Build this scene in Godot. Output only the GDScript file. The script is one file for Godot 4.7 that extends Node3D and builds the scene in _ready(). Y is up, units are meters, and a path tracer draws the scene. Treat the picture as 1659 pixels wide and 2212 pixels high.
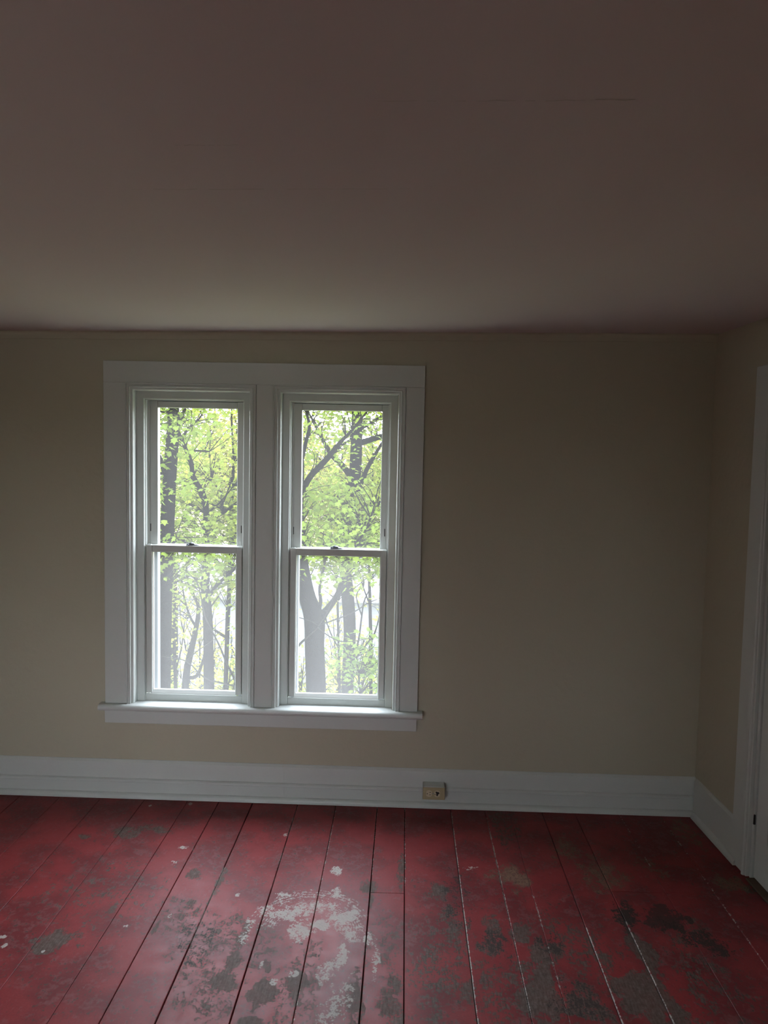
extends Node3D
# An empty upstairs room: a pair of double-hung windows, a red painted board floor, trees outside.
# Back wall face is z = 0, the room runs towards +z, floor top is y = 0, metres.

var cam: Camera3D
var env: Environment
var M := {}
var rng := RandomNumberGenerator.new()
var taken := {}

const FLOOR_X0 := -2.0
const FLOOR_W := 3.5
const FLOOR_D := 1.6
const RIGHT_TURN := 0.04996      # the right wall leans out of square by about 2.9 degrees
const RIGHT_X := 1.446

func _ready() -> void:
	rng.seed = 20250
	# ---------------------------------------------------------------- camera
	cam = Camera3D.new()
	cam.name = "camera"
	cam.fov = 67.286
	cam.near = 0.05
	cam.far = 400.0
	var b := Basis(Vector3.UP, 0.02733) * Basis(Vector3.RIGHT, -0.07266) * Basis(Vector3.BACK, 0.02007)
	cam.transform = Transform3D(b, Vector3(0, 1.7248, 3.7))
	add_child(cam)
	cam.current = true
	# ---------------------------------------------------------------- sky and exposure
	var sky_mat := ProceduralSkyMaterial.new()
	sky_mat.sky_top_color = Color(0.90, 0.93, 0.98)
	sky_mat.sky_horizon_color = Color(0.97, 0.98, 1.0)
	sky_mat.sky_curve = 0.2
	sky_mat.ground_bottom_color = Color(0.30, 0.30, 0.24)
	sky_mat.ground_horizon_color = Color(0.40, 0.40, 0.34)
	var sky := Sky.new()
	sky.sky_material = sky_mat
	env = Environment.new()
	env.background_mode = Environment.BG_SKY
	env.sky = sky
	env.background_energy_multiplier = 13.0
	env.tonemap_mode = Environment.TONE_MAPPER_LINEAR
	env.tonemap_exposure = 1.47
	env.sdfgi_enabled = true
	env.ssao_enabled = true
	env.ssil_enabled = true
	var we := WorldEnvironment.new()
	we.name = "world_environment"
	we.environment = env
	add_child(we)
	# ---------------------------------------------------------------- build
	make_materials()
	build_shell()
	build_floor()
	build_windows()
	build_baseboards()
	build_door()
	build_outlet()
	build_outside()

# ==================================================================== helpers
func mb() -> SurfaceTool:
	var st := SurfaceTool.new()
	st.begin(Mesh.PRIMITIVE_TRIANGLES)
	st.set_smooth_group(-1)
	return st

func poly(st: SurfaceTool, pts: Array, away: Vector3) -> void:
	# a flat convex face turned towards «away»
	var n := Plane(pts[0], pts[1], pts[2]).normal
	var q := pts.duplicate()
	if n.dot(away) < 0.0:
		q.reverse()
	for i in range(1, q.size() - 1):
		for v in [q[0], q[i], q[i + 1]]:
			st.add_vertex(v)

func bx(st: SurfaceTool, lo: Vector3, hi: Vector3, c := 0.0) -> void:
	# a box with chamfered edges
	var mid := (lo + hi) * 0.5
	var h := (hi - lo) * 0.5
	c = minf(c, minf(h.x, minf(h.y, h.z)) * 0.9)
	var P := func(sx, sy, sz, axis):
		var v := Vector3(h.x * sx, h.y * sy, h.z * sz)
		if axis != 0: v.x -= c * sx
		if axis != 1: v.y -= c * sy
		if axis != 2: v.z -= c * sz
		return mid + v
	for s in [-1, 1]:
		poly(st, [P.call(s, -1, -1, 0), P.call(s, 1, -1, 0), P.call(s, 1, 1, 0), P.call(s, -1, 1, 0)], Vector3(s, 0, 0))
		poly(st, [P.call(-1, s, -1, 1), P.call(1, s, -1, 1), P.call(1, s, 1, 1), P.call(-1, s, 1, 1)], Vector3(0, s, 0))
		poly(st, [P.call(-1, -1, s, 2), P.call(1, -1, s, 2), P.call(1, 1, s, 2), P.call(-1, 1, s, 2)], Vector3(0, 0, s))
	if c <= 0.0:
		return
	for s in [-1, 1]:
		for t in [-1, 1]:
			poly(st, [P.call(s, t, -1, 0), P.call(s, t, 1, 0), P.call(s, t, 1, 1), P.call(s, t, -1, 1)], Vector3(s, t, 0))
			poly(st, [P.call(s, -1, t, 0), P.call(s, 1, t, 0), P.call(s, 1, t, 2), P.call(s, -1, t, 2)], Vector3(s, 0, t))
			poly(st, [P.call(-1, s, t, 1), P.call(1, s, t, 1), P.call(1, s, t, 2), P.call(-1, s, t, 2)], Vector3(0, s, t))
			for u in [-1, 1]:
				poly(st, [P.call(s, t, u, 0), P.call(s, t, u, 1), P.call(s, t, u, 2)], Vector3(s, t, u))

func done(st: SurfaceTool, called: String, m: Material, parent: Node, normals := true) -> MeshInstance3D:
	if normals:
		st.generate_normals()
	var o := MeshInstance3D.new()
	o.name = called
	o.mesh = st.commit()
	o.material_override = null
	for i in o.mesh.get_surface_count():
		o.mesh.surface_set_material(i, m)
	parent.add_child(o, true)
	return o

func block(called: String, m: Material, parent: Node, lo: Vector3, hi: Vector3, c := 0.0) -> MeshInstance3D:
	var st := mb()
	bx(st, lo, hi, c)
	return done(st, called, m, parent)

func numbered(called: String) -> String:
	var n: int = taken.get(called, 0)
	taken[called] = n + 1
	return called if n == 0 else "%s_%03d" % [called, n]

func base(called: String, at := Transform3D.IDENTITY) -> Node3D:
	var o := Node3D.new()
	o.name = numbered(called)
	o.transform = at
	add_child(o)
	return o

func tag(o: Node, label: String, category := "", group := "", kind := "") -> void:
	if label: o.set_meta("label", label)
	if category: o.set_meta("category", category)
	if group: o.set_meta("group", group)
	if kind: o.set_meta("kind", kind)

func extrude_x(st: SurfaceTool, prof: Array, x0: float, x1: float) -> void:
	# prof: closed outline of Vector2(z, y), going round it; a bar along x
	extrude(st, prof, Transform3D(Basis.IDENTITY, Vector3(x0, 0, 0)), x1 - x0)

func extrude(st: SurfaceTool, prof: Array, at: Transform3D, length: float) -> void:
	var c := Vector2.ZERO
	var area := 0.0
	for i in prof.size():
		c += prof[i]
		area += prof[i].cross(prof[(i + 1) % prof.size()])
	for i in prof.size():
		var a: Vector2 = prof[i]
		var d: Vector2 = prof[(i + 1) % prof.size()]
		var e := d - a
		var n := Vector2(e.y, -e.x) * signf(area)
		poly(st, [at * Vector3(0, a.y, a.x), at * Vector3(0, d.y, d.x), at * Vector3(length, d.y, d.x), at * Vector3(length, a.y, a.x)], at.basis * Vector3(0, n.y, n.x))
	var idx := Geometry2D.triangulate_polygon(PackedVector2Array(prof))
	for k in range(0, idx.size(), 3):
		for xe in [0.0, length]:
			var t := []
			for j in 3:
				t.append(at * Vector3(xe, prof[idx[k + j]].y, prof[idx[k + j]].x))
			poly(st, t, at.basis * Vector3(-1 if xe == 0.0 else 1, 0, 0))

func sweep3(st: SurfaceTool, prof: Array, xl: float, xr: float, yt: float, yb: float) -> void:
	# a moulding up the left side, across the head and down the right side, mitred; prof: Vector2(s inwards, z)
	for i in prof.size() - 1:
		var a: Vector2 = prof[i]
		var d: Vector2 = prof[i + 1]
		var e := d - a
		var n := Vector2(-e.y, e.x)       # (s, z)
		if n.y < 0.0 or (absf(n.y) < 1e-9 and n.x < 0.0): n = -n
		if absf(n.y) < absf(n.x) * 0.02 and e.y < 0.0: n = Vector2(1, 0)
		if absf(n.y) < absf(n.x) * 0.02 and e.y > 0.0: n = Vector2(-1, 0)
		poly(st, [Vector3(xl + a.x, yb, a.y), Vector3(xl + a.x, yt - a.x, a.y), Vector3(xl + d.x, yt - d.x, d.y), Vector3(xl + d.x, yb, d.y)], Vector3(n.x, 0, n.y))
		poly(st, [Vector3(xl + a.x, yt - a.x, a.y), Vector3(xr - a.x, yt - a.x, a.y), Vector3(xr - d.x, yt - d.x, d.y), Vector3(xl + d.x, yt - d.x, d.y)], Vector3(0, -n.x, n.y))
		poly(st, [Vector3(xr - a.x, yb, a.y), Vector3(xr - a.x, yt - a.x, a.y), Vector3(xr - d.x, yt - d.x, d.y), Vector3(xr - d.x, yb, d.y)], Vector3(-n.x, 0, n.y))

func mat(color: Color, rough: float, spec := 0.5) -> StandardMaterial3D:
	var m := StandardMaterial3D.new()
	m.albedo_color = color
	m.roughness = rough
	m.metallic_specular = spec
	return m

func noise_img(w: int, h: int, freq: float, oct: int, sd: int, seamless := true) -> Image:
	var n := FastNoiseLite.new()
	n.noise_type = FastNoiseLite.TYPE_SIMPLEX_SMOOTH
	n.frequency = freq
	n.fractal_octaves = oct
	n.seed = sd
	return n.get_seamless_image(w, h) if seamless else n.get_image(w, h)

func relief(m: StandardMaterial3D, img: Image, cm: float, scale: float) -> void:
	m.heightmap_enabled = true
	m.heightmap_texture = ImageTexture.create_from_image(img)
	m.heightmap_scale = cm
	m.uv1_triplanar = true
	m.uv1_world_triplanar = true
	m.uv1_scale = Vector3.ONE * scale

func make_materials() -> void:
	var rough_img := noise_img(512, 512, 0.03, 4, 11)
	M.wall = mat(Color(0.72, 0.705, 0.63), 0.75, 0.35)
	relief(M.wall, rough_img, 0.10, 1.3)
	M.ceiling = mat(Color(0.785, 0.745, 0.735), 0.9, 0.2)
	relief(M.ceiling, noise_img(512, 512, 0.012, 4, 12), 0.12, 0.6)
	M.trim = mat(Color(0.78, 0.803, 0.79), 0.38, 0.5)
	relief(M.trim, noise_img(256, 256, 0.05, 3, 13), 0.018, 3.0)
	M.vinyl = mat(Color(0.785, 0.80, 0.785), 0.4, 0.5)
	M.greyed_vinyl = mat(Color(0.43, 0.46, 0.49), 0.5, 0.4)  # frame vinyl greyed so the skylit outer stops do not clip
	M.dark_gap = mat(Color(0.06, 0.05, 0.05), 0.9, 0.2)
	M.slot = mat(Color(0.10, 0.10, 0.10), 0.6)
	M.metal = mat(Color(0.55, 0.57, 0.60), 0.35)
	M.metal.metallic = 0.6
	M.beige = mat(Color(0.68, 0.63, 0.50), 0.45)
	M.receptacle = mat(Color(0.78, 0.74, 0.63), 0.4)
	M.threshold = mat(Color(0.34, 0.27, 0.21), 0.7)
	M.crack = mat(Color(0.70, 0.67, 0.63), 0.9)
	M.subfloor = mat(Color(0.10, 0.07, 0.06), 0.95, 0.1)
	# window glass with a film of dust that daylight shines through
	M.glass_upper = dusty(0.030)
	M.glass_lower = dusty(0.065)
	# outside
	M.bark = mat(Color(0.20, 0.185, 0.165), 0.95, 0.1)
	relief(M.bark, noise_img(256, 256, 0.06, 4, 21), 0.5, 2.2)
	M.bark_pale = mat(Color(0.36, 0.35, 0.32), 0.95, 0.1)
	M.leaf = mat(Color(1, 1, 1), 0.7, 0.2)
	M.leaf.vertex_color_use_as_albedo = true
	M.leaf.cull_mode = BaseMaterial3D.CULL_DISABLED
	M.leaf.backlight_enabled = true
	M.leaf.backlight = Color(1, 1, 1)
	M.ground = mat(Color(1, 1, 1), 1.0, 0.1)
	var gi := noise_img(512, 512, 0.02, 5, 31)
	var g2 := Image.create(512, 512, false, Image.FORMAT_RGB8)
	for y in 512:
		for x in 512:
			var v := gi.get_pixel(x, y).r
			g2.set_pixel(x, y, Color(0.36, 0.32, 0.23).lerp(Color(0.30, 0.37, 0.16), clampf(v * 2.2 - 0.6, 0, 1)))
	M.ground.albedo_texture = ImageTexture.create_from_image(g2)
	M.ground.uv1_triplanar = true
	M.ground.uv1_world_triplanar = true
	M.ground.uv1_scale = Vector3.ONE * 0.25
	M.siding = mat(Color(0.35, 0.365, 0.38), 0.6)
	M.roof = mat(Color(0.34, 0.35, 0.37), 0.9)
	relief(M.roof, noise_img(256, 256, 0.08, 3, 22), 1.5, 1.0)
	M.house_glass = mat(Color(0.10, 0.12, 0.14), 0.1)
	M.concrete = mat(Color(0.60, 0.59, 0.56), 0.9)  # surface of the added slab that bounces daylight
	relief(M.concrete, noise_img(256, 256, 0.06, 4, 23), 0.4, 1.5)

func dusty(a: float) -> StandardMaterial3D:
	var m := mat(Color(0.92, 0.95, 0.95, a), 0.3, 0.5)
	m.transparency = BaseMaterial3D.TRANSPARENCY_ALPHA
	m.backlight_enabled = true
	m.backlight = Color(1, 1, 1)
	m.cull_mode = BaseMaterial3D.CULL_DISABLED
	return m

# ==================================================================== room shell
func structure(o: Node, label := "") -> void:
	o.set_meta("kind", "structure")
	if label: o.set_meta("label", label)

func ceil_y(x: float) -> float:
	return 2.308 + 0.0108 * x

func build_shell() -> void:
	var t := 0.17
	# back wall with two window openings
	var st := mb()
	var top := 2.42
	bx(st, Vector3(-2.42, -0.15, -t), Vector3(-1.335, top, 0))
	bx(st, Vector3(-0.045, -0.15, -t), Vector3(1.62, top, 0))
	bx(st, Vector3(-1.335, -0.15, -t), Vector3(-0.045, 0.45, 0))
	bx(st, Vector3(-1.335, 2.03, -t), Vector3(-0.045, top, 0))
	bx(st, Vector3(-0.735, 0.45, -t), Vector3(-0.625, 2.03, 0))
	structure(done(st, "wall_back", M.wall, self), "cream painted plaster wall around the pair of windows")
	# left wall, out of the picture
	st = mb()
	bx(st, Vector3(-2.42, -0.15, 0), Vector3(LEFT_X, top, ROOM_Z))
	structure(done(st, "wall_left", M.wall, self), "cream painted plaster wall on the left of the room")
	# wall behind the camera, with an open doorway into a front room
	st = mb()
	bx(st, Vector3(LEFT_X, -0.0, HALL_Z), Vector3(OPENING.x, top, HALL_Z + 0.12))
	bx(st, Vector3(OPENING.y, 0.0, HALL_Z), Vector3(1.72, top, HALL_Z + 0.12))
	bx(st, Vector3(OPENING.x, 2.06, HALL_Z), Vector3(OPENING.y, top, HALL_Z + 0.12))
	structure(done(st, "wall_middle", M.wall, self), "cream painted wall with an open doorway behind the camera")
	# the front room's wall, whose two windows light the back wall through the doorway
	st = mb()
	var fz := ROOM_Z
	var fc := FAR_X
	bx(st, Vector3(-2.42, -0.15, fz), Vector3(fc - 0.985, top, fz + 0.17))
	bx(st, Vector3(fc + 0.985, -0.15, fz), Vector3(1.95, top, fz + 0.17))
	bx(st, Vector3(fc - 0.985, -0.15, fz), Vector3(fc + 0.985, 0.45, fz + 0.17))
	bx(st, Vector3(fc - 0.985, 2.03, fz), Vector3(fc + 0.985, top, fz + 0.17))
	bx(st, Vector3(fc - 0.055, 0.45, fz), Vector3(fc + 0.055, 2.03, fz + 0.17))
	structure(done(st, "wall_front", M.wall, self), "cream painted wall of the front room with two windows")
	# right wall, slightly out of square, with a door opening
	var r := base("wall_right", Transform3D(Basis(Vector3.UP, RIGHT_TURN), Vector3(RIGHT_X, 0, 0)))
	structure(r, "cream painted plaster wall with the white door")
	st = mb()
	bx(st, Vector3(0, -0.15, -0.17), Vector3(0.16, top, 0.56))
	bx(st, Vector3(0, -0.15, 1.40), Vector3(0.16, top, 6.87))
	bx(st, Vector3(0, 2.06, 0.56), Vector3(0.16, top, 1.40))
	bx(st, Vector3(0.15, -0.15, 0.56), Vector3(0.17, 2.06, 1.40))
	done(st, "plaster", M.wall, r)
	# ceiling, a little higher on the right
	st = mb()
	var xa := -2.42
	var xb := 1.95
	var ya := ceil_y(xa)
	var yb := ceil_y(xb)
	for f in [[0.0, -1.0], [0.15, 1.0]]:
		poly(st, [Vector3(xa, ya + f[0], -0.17), Vector3(xb, yb + f[0], -0.17), Vector3(xb, yb + f[0], 6.87), Vector3(xa, ya + f[0], 6.87)], Vector3(0, f[1], 0))
	for z in [-0.17, 6.87]:
		poly(st, [Vector3(xa, ya, z), Vector3(xb, yb, z), Vector3(xb, yb + 0.15, z), Vector3(xa, ya + 0.15, z)], Vector3(0, 0, signf(z)))
	for e in [[xa, ya], [xb, yb]]:
		poly(st, [Vector3(e[0], e[1], -0.17), Vector3(e[0], e[1], 6.87), Vector3(e[0], e[1] + 0.15, 6.87), Vector3(e[0], e[1] + 0.15, -0.17)], Vector3(signf(e[0]), 0, 0))
	var c := done(st, "ceiling", M.ceiling, self)
	structure(c, "plain off-white plaster ceiling with faint hairline cracks")
	# hairline cracks
	for k in [[-0.62, 0.02, 1.972], [-0.06, 0.36, 2.39], [-0.45, -0.30, 2.212]]:
		var cs := mb()
		var n := 26
		var prev := Vector3.ZERO
		for i in n + 1:
			var x: float = lerpf(k[0], k[1], i / float(n))
			var p := Vector3(x, ceil_y(x) - 0.0006, k[2] + rng.randf_range(-0.002, 0.002))
			if i > 0 and rng.randf() < 0.75:
				var w := rng.randf_range(0.0006, 0.0016)
				poly(cs, [prev + Vector3(0, 0, -w), p + Vector3(0, 0, -w), p + Vector3(0, 0, w), prev + Vector3(0, 0, w)], Vector3.DOWN)
			prev = p
		done(cs, "crack", M.crack, c)
	# plaster strip and small cove where the back wall meets the ceiling
	st = mb()
	var prof := [Vector2(0.0, -0.036), Vector2(0.0035, -0.035), Vector2(0.0045, -0.021)]
	for i in 6:
		var a := (i + 1) / 6.0 * PI / 2
		prof.append(Vector2(0.0045 + 0.021 * (1 - cos(a)), -0.021 + 0.021 * sin(a)))
	for i in prof.size() - 1:
		var p0: Vector2 = prof[i]
		var p1: Vector2 = prof[i + 1]
		poly(st, [Vector3(LEFT_X, ceil_y(LEFT_X) + p0.y, p0.x), Vector3(1.47, ceil_y(1.47) + p0.y, p0.x), Vector3(1.47, ceil_y(1.47) + p1.y, p1.x), Vector3(LEFT_X, ceil_y(LEFT_X) + p1.y, p1.x)], Vector3(0, -0.5, 1))
	structure(done(st, "trim_1", M.wall, self), "narrow cream plaster cove along the top of the back wall")

const HALL_Z := 4.5
const OPENING := Vector2(-1.75, -0.52)
const FAR_X := -1.12
const LEFT_X := -2.25
const ROOM_Z := 6.7

# ==================================================================== floor
const SEAMS := [-2.26, -2.08, -1.885, -1.685, -1.48, -1.26, -1.045, -0.89, -0.722, -0.498, -0.308, -0.105, 0.031, 0.256, 0.425, 0.541, 0.702, 0.861, 1.08, 1.277, 1.50, 1.72]
# gap between a board and the next one, metres
const GAPS := [2.0, 2.0, 2.2, 2.2, 2.0, 1.8, 1.8, 3.2, 4.2, 4.0, 2.6, 3.6, 2.8, 2.6, 2.2, 1.2, 2.4, 2.4, 1.2, 1.2, 1.2, 1.2]
# pale lines along a seam: seam x, from z, to z, strength
const PALE_SEAMS := [[-0.722, 0.62, 1.12, 1.0], [-0.498, 0.05, 0.78, 0.55], [-0.308, 0.03, 0.80, 0.6], [-0.308, 1.15, 1.55, 0.5], [-0.105, 0.03, 0.66, 0.65], [-0.105, 1.0, 1.2, 0.5], [0.031, 0.03, 0.75, 0.5], [0.256, 0.06, 1.6, 0.95], [0.425, 0.1, 1.6, 0.8], [0.541, 0.75, 1.6, 0.55], [0.702, 0.95, 1.6, 0.9], [0.861, 0.9, 1.6, 0.75], [1.08, 0.0, 0.5, 0.3], [1.277, 0.08, 1.3, 0.45], [-0.89, 0.3, 0.5, 0.3]]

# arcs of white paint: centre x, z, radius x, z, half width, from and to degrees (270 = towards the wall), strength
const RINGS := [[-0.318, 1.03, 0.150, 0.150, 0.055, 175, 400, 0.62], [-0.318, 1.04, 0.215, 0.245, 0.030, 180, 350, 0.42], [-0.245, 1.085, 0.095, 0.105, 0.040, 200, 460, 0.58], [-0.30, 1.10, 0.21, 0.17, 0.025, 300, 420, 0.45]]

const TW := 2048
const TH := 936

func stamp(field: PackedFloat32Array, blobs: Array) -> void:
	var wob := FastNoiseLite.new()
	wob.seed = 77
	wob.frequency = 0.018
	wob.fractal_octaves = 3
	for q in blobs:
		var cx: float = (q[0] - FLOOR_X0) / FLOOR_W * TW
		var cz: float = q[1] / FLOOR_D * TH
		var rx: float = q[2] / FLOOR_W * TW * 1.35
		var rz: float = q[3] / FLOOR_D * TH * 1.35
		for y in range(maxi(0, int(cz - rz)), mini(TH, int(cz + rz) + 1)):
			for x in range(maxi(0, int(cx - rx)), mini(TW, int(cx + rx) + 1)):
				var d := Vector2((x - cx) / rx, (y - cz) / rz).length()
				if d < 1.0:
					d = clampf(d + wob.get_noise_2d(x, y * 0.7) * 0.75, 0.0, 1.0)
					var v: float = q[4] * (1.0 - d * d)
					var i := y * TW + x
					if v > field[i]:
						field[i] = v

func floor_material() -> StandardMaterial3D:
	var bare := PackedFloat32Array(); bare.resize(TW * TH)
	var tan_ := PackedFloat32Array(); tan_.resize(TW * TH)
	var dark := PackedFloat32Array(); dark.resize(TW * TH)
	var white := PackedFloat32Array(); white.resize(TW * TH)
	stamp(bare, BARE)
	stamp(tan_, TAN)
	stamp(dark, DARK)
	stamp(white, WHITE)
	# pale lines at the seams
	for s in PALE_SEAMS:
		var c := int((s[0] - FLOOR_X0) / FLOOR_W * TW)
		for y in range(int(s[1] / FLOOR_D * TH), mini(TH, int(s[2] / FLOOR_D * TH))):
			for x in range(c - 1, c + 3):
				var i := y * TW + x
				white[i] = maxf(white[i], s[3] * (0.95 - 0.2 * absf(x - c)))
	# brush arcs of spilt white paint, swirled round
	for q in RINGS:
		var x0 := int((q[0] - q[2] - q[4] - FLOOR_X0) / FLOOR_W * TW)
		var x1 := int((q[0] + q[2] + q[4] - FLOOR_X0) / FLOOR_W * TW)
		for y in range(maxi(0, int((q[1] - q[3] - q[4]) / FLOOR_D * TH)), mini(TH, int((q[1] + q[3] + q[4]) / FLOOR_D * TH))):
			for x in range(x0, x1):
				var p := Vector2((x / float(TW) * FLOOR_W + FLOOR_X0 - q[0]) / q[2], (y / float(TH) * FLOOR_D - q[1]) / q[3])
				var d := p.length()
				var off: float = absf(d - 1.0) * q[2] / q[4]
				if off > 1.0:
					continue
				var ang := rad_to_deg(atan2(p.y, p.x))
				if ang < 0.0: ang += 360.0
				var fade := minf(smoothstep(q[5], q[5] + 25.0, ang), 1.0 - smoothstep(q[6] - 25.0, q[6], ang))
				var v: float = q[7] * fade * (1.0 - off * off) + 0.20 * fade * sin(d * 95.0 + 3.0 * sin(ang * 0.05)) + 0.14 * fade * sin(d * 230.0 + 2.0 * sin(ang * 0.09))
				var i := y * TW + x
				white[i] = maxf(white[i], v)
	var big := noise_img(TW, TH, 0.006, 3, 41, false).get_data()
	var midn := noise_img(TW, TH, 0.025, 4, 42, false).get_data()
	var fine := noise_img(TW, TH, 0.20, 3, 43, false).get_data()
	var sg := noise_img(TW, 150, 0.20, 3, 44, false)
	sg.resize(TW, TH, Image.INTERPOLATE_CUBIC)
	var grain := sg.get_data()
	var sp := noise_img(TW, TH, 0.075, 3, 45, false).get_data()
	var col := PackedByteArray(); col.resize(TW * TH * 3)
	var rou := PackedByteArray(); rou.resize(TW * TH)
	# linear colours
	var red_a := Vector3(0.250, 0.030, 0.034)
	var red_b := Vector3(0.160, 0.021, 0.025)
	var bare_c := Vector3(0.120, 0.100, 0.082)
	var bare_d := Vector3(0.062, 0.046, 0.038)
	var tan_c := Vector3(0.25, 0.195, 0.125)
	var white_c := Vector3(0.52, 0.49, 0.45)
	var dust_c := Vector3(0.25, 0.115, 0.115)
	for i in TW * TH:
		var nb := big[i] / 255.0
		var nm := midn[i] / 255.0
		var nf := fine[i] / 255.0
		var ng := grain[i] / 255.0
		var ns := sp[i] / 255.0
		var c := red_a.lerp(red_b, clampf(nb * 2.4 - 0.7, 0.0, 1.0)) * (0.88 + 0.24 * nf)
		var r := 0.50 + 0.14 * (nm - 0.5) + 0.06 * (nf - 0.5)
		# scuffs and dust ground into the paint
		var sc := clampf((nm * 0.7 + ns * 0.5 + nb * 0.4 - 0.86) * 1.6, 0.0, 0.34)
		c = c.lerp(dust_c, sc)
		var ragged := (nm - 0.5) * 0.7 + (ns - 0.5) * 0.95 + (nf - 0.5) * 0.80 + (ng - 0.5) * 0.45
		var v := bare[i] + ragged
		if bare[i] > 0.0 and v > 0.42:
			var k := clampf((v - 0.42) / 0.10, 0.0, 1.0)
			var w := bare_c.lerp(bare_d, clampf(ng * 1.2 + nf * 0.8 - 0.55, 0.0, 1.0)) * (0.7 + 0.6 * ns)
			c = c.lerp(w, k * (0.80 + 0.15 * nm))
			r = lerpf(r, 0.68, k)
		elif ns > 0.72 and nb > 0.40:
			c = c.lerp(bare_d, clampf((ns - 0.72) / 0.05, 0.0, 1.0) * 0.7)
		# fine scratches along the boards
		if ng > 0.74 and nm > 0.45:
			c = c.lerp(bare_d, clampf((ng - 0.74) / 0.08, 0.0, 1.0) * 0.45)
		elif ng < 0.24 and ns > 0.5:
			c = c.lerp(dust_c, clampf((0.24 - ng) / 0.08, 0.0, 1.0) * 0.4)
		if tan_[i] > 0.0:
			v = tan_[i] + ragged * 1.1
			var k := clampf((v - 0.34) / 0.45, 0.0, 1.0)
			c = c.lerp(tan_c.lerp(bare_d, clampf(nf * 1.3 + ns * 0.9 - 0.75, 0, 1)), k * 0.72)
			r = lerpf(r, 0.66, k)
		if dark[i] > 0.0:
			v = dark[i] + ragged * 0.9
			var k := clampf((v - 0.34) / 0.28, 0.0, 1.0)
			c = c.lerp(Vector3(0.030, 0.022, 0.020), k * 0.8)
		if white[i] > 0.0:
			v = white[i] + (nm - 0.5) * 0.7 + (nf - 0.5) * 0.9 + (ns - 0.5) * 0.9
			var k := clampf((v - 0.47) / 0.16, 0.0, 1.0)
			c = c.lerp(white_c * (0.65 + 0.5 * nf), k * 0.85)
			r = lerpf(r, 0.7, k)
		var o := i * 3
		col[o] = int(pow(c.x, 0.4545) * 255.0)
		col[o + 1] = int(pow(c.y, 0.4545) * 255.0)
		col[o + 2] = int(pow(c.z, 0.4545) * 255.0)
		rou[i] = int(clampf(r, 0.0, 1.0) * 255.0)
	var m := StandardMaterial3D.new()
	m.albedo_texture = ImageTexture.create_from_image(Image.create_from_data(TW, TH, false, Image.FORMAT_RGB8, col))
	m.roughness = 1.0
	m.roughness_texture = ImageTexture.create_from_image(Image.create_from_data(TW, TH, false, Image.FORMAT_L8, rou))
	m.metallic_specular = 0.33
	m.heightmap_enabled = true
	m.heightmap_texture = ImageTexture.create_from_image(Image.create_from_data(TW, TH, false, Image.FORMAT_L8, midn))
	m.heightmap_scale = 0.04
	return m

func floor_uv(v: Vector3) -> Vector2:
	return Vector2((v.x - FLOOR_X0) / FLOOR_W, v.z / FLOOR_D)

func plank(parent: Node, m: Material, x0: float, x1: float, z0: float, z1: float, dy: float) -> void:
	var st := mb()
	var c := 0.0016
	var th := 0.022
	var top := [Vector3(x0 + c, dy, z0 + 0.0005), Vector3(x1 - c, dy, z0 + 0.0005), Vector3(x1 - c, dy, z1 - 0.0005), Vector3(x0 + c, dy, z1 - 0.0005)]
	var rim := [Vector3(x0, dy - c, z0), Vector3(x1, dy - c, z0), Vector3(x1, dy - c, z1), Vector3(x0, dy - c, z1)]
	var low := []
	for v in rim: low.append(Vector3(v.x, -th, v.z))
	var faces := [[top, Vector3.UP]]
	for i in 4:
		var j := (i + 1) % 4
		var out: Vector3 = (rim[i] + rim[j]) * 0.5 - Vector3((x0 + x1) * 0.5, dy - c, (z0 + z1) * 0.5)
		faces.append([[top[i], top[j], rim[j], rim[i]], out.normalized() + Vector3.UP])
		faces.append([[rim[i], rim[j], low[j], low[i]], out])
	for f in faces:
		var q: Array = f[0]
		if Plane(q[0], q[1], q[2]).normal.dot(f[1]) < 0.0:
			q = q.duplicate()
			q.reverse()
		for t in [[0, 1, 2], [0, 2, 3]]:
			for k in t:
				st.set_uv(floor_uv(q[k]))
				st.add_vertex(q[k])
	done(st, "plank", m, parent)

func build_floor() -> void:
	var fl := base("floor")
	structure(fl, "wide floor boards in worn and chipped red paint")
	block("subfloor", M.subfloor, fl, Vector3(-2.42, -0.15, -0.17), Vector3(1.95, -0.0225, 6.87))
	var m := floor_material()
	for i in SEAMS.size() - 1:
		var x0: float = SEAMS[i] + GAPS[i] * 0.0005
		var x1: float = SEAMS[i + 1] - GAPS[i + 1] * 0.0005
		var cuts := [0.001, 2.2 + 0.9 * fposmod(i * 0.618, 1.0), 5.2, 6.7]
		if is_equal_approx(SEAMS[i], -0.105): cuts = [0.001, 0.771, 3.1, 6.7]
		if is_equal_approx(SEAMS[i], 0.861) or is_equal_approx(SEAMS[i], 1.08): cuts = [0.001, 0.702, 3.0, 6.7]
		for k in cuts.size() - 1:
			plank(fl, m, x0, x1, cuts[k] + 0.0006, cuts[k + 1] - 0.0006, rng.randf_range(-0.0012, 0.0))

# ==================================================================== windows
# inner edges of the two window frames: x from, x to
const WIN := [Vector2(-1.281, -0.792), Vector2(-0.566, -0.079)]

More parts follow.
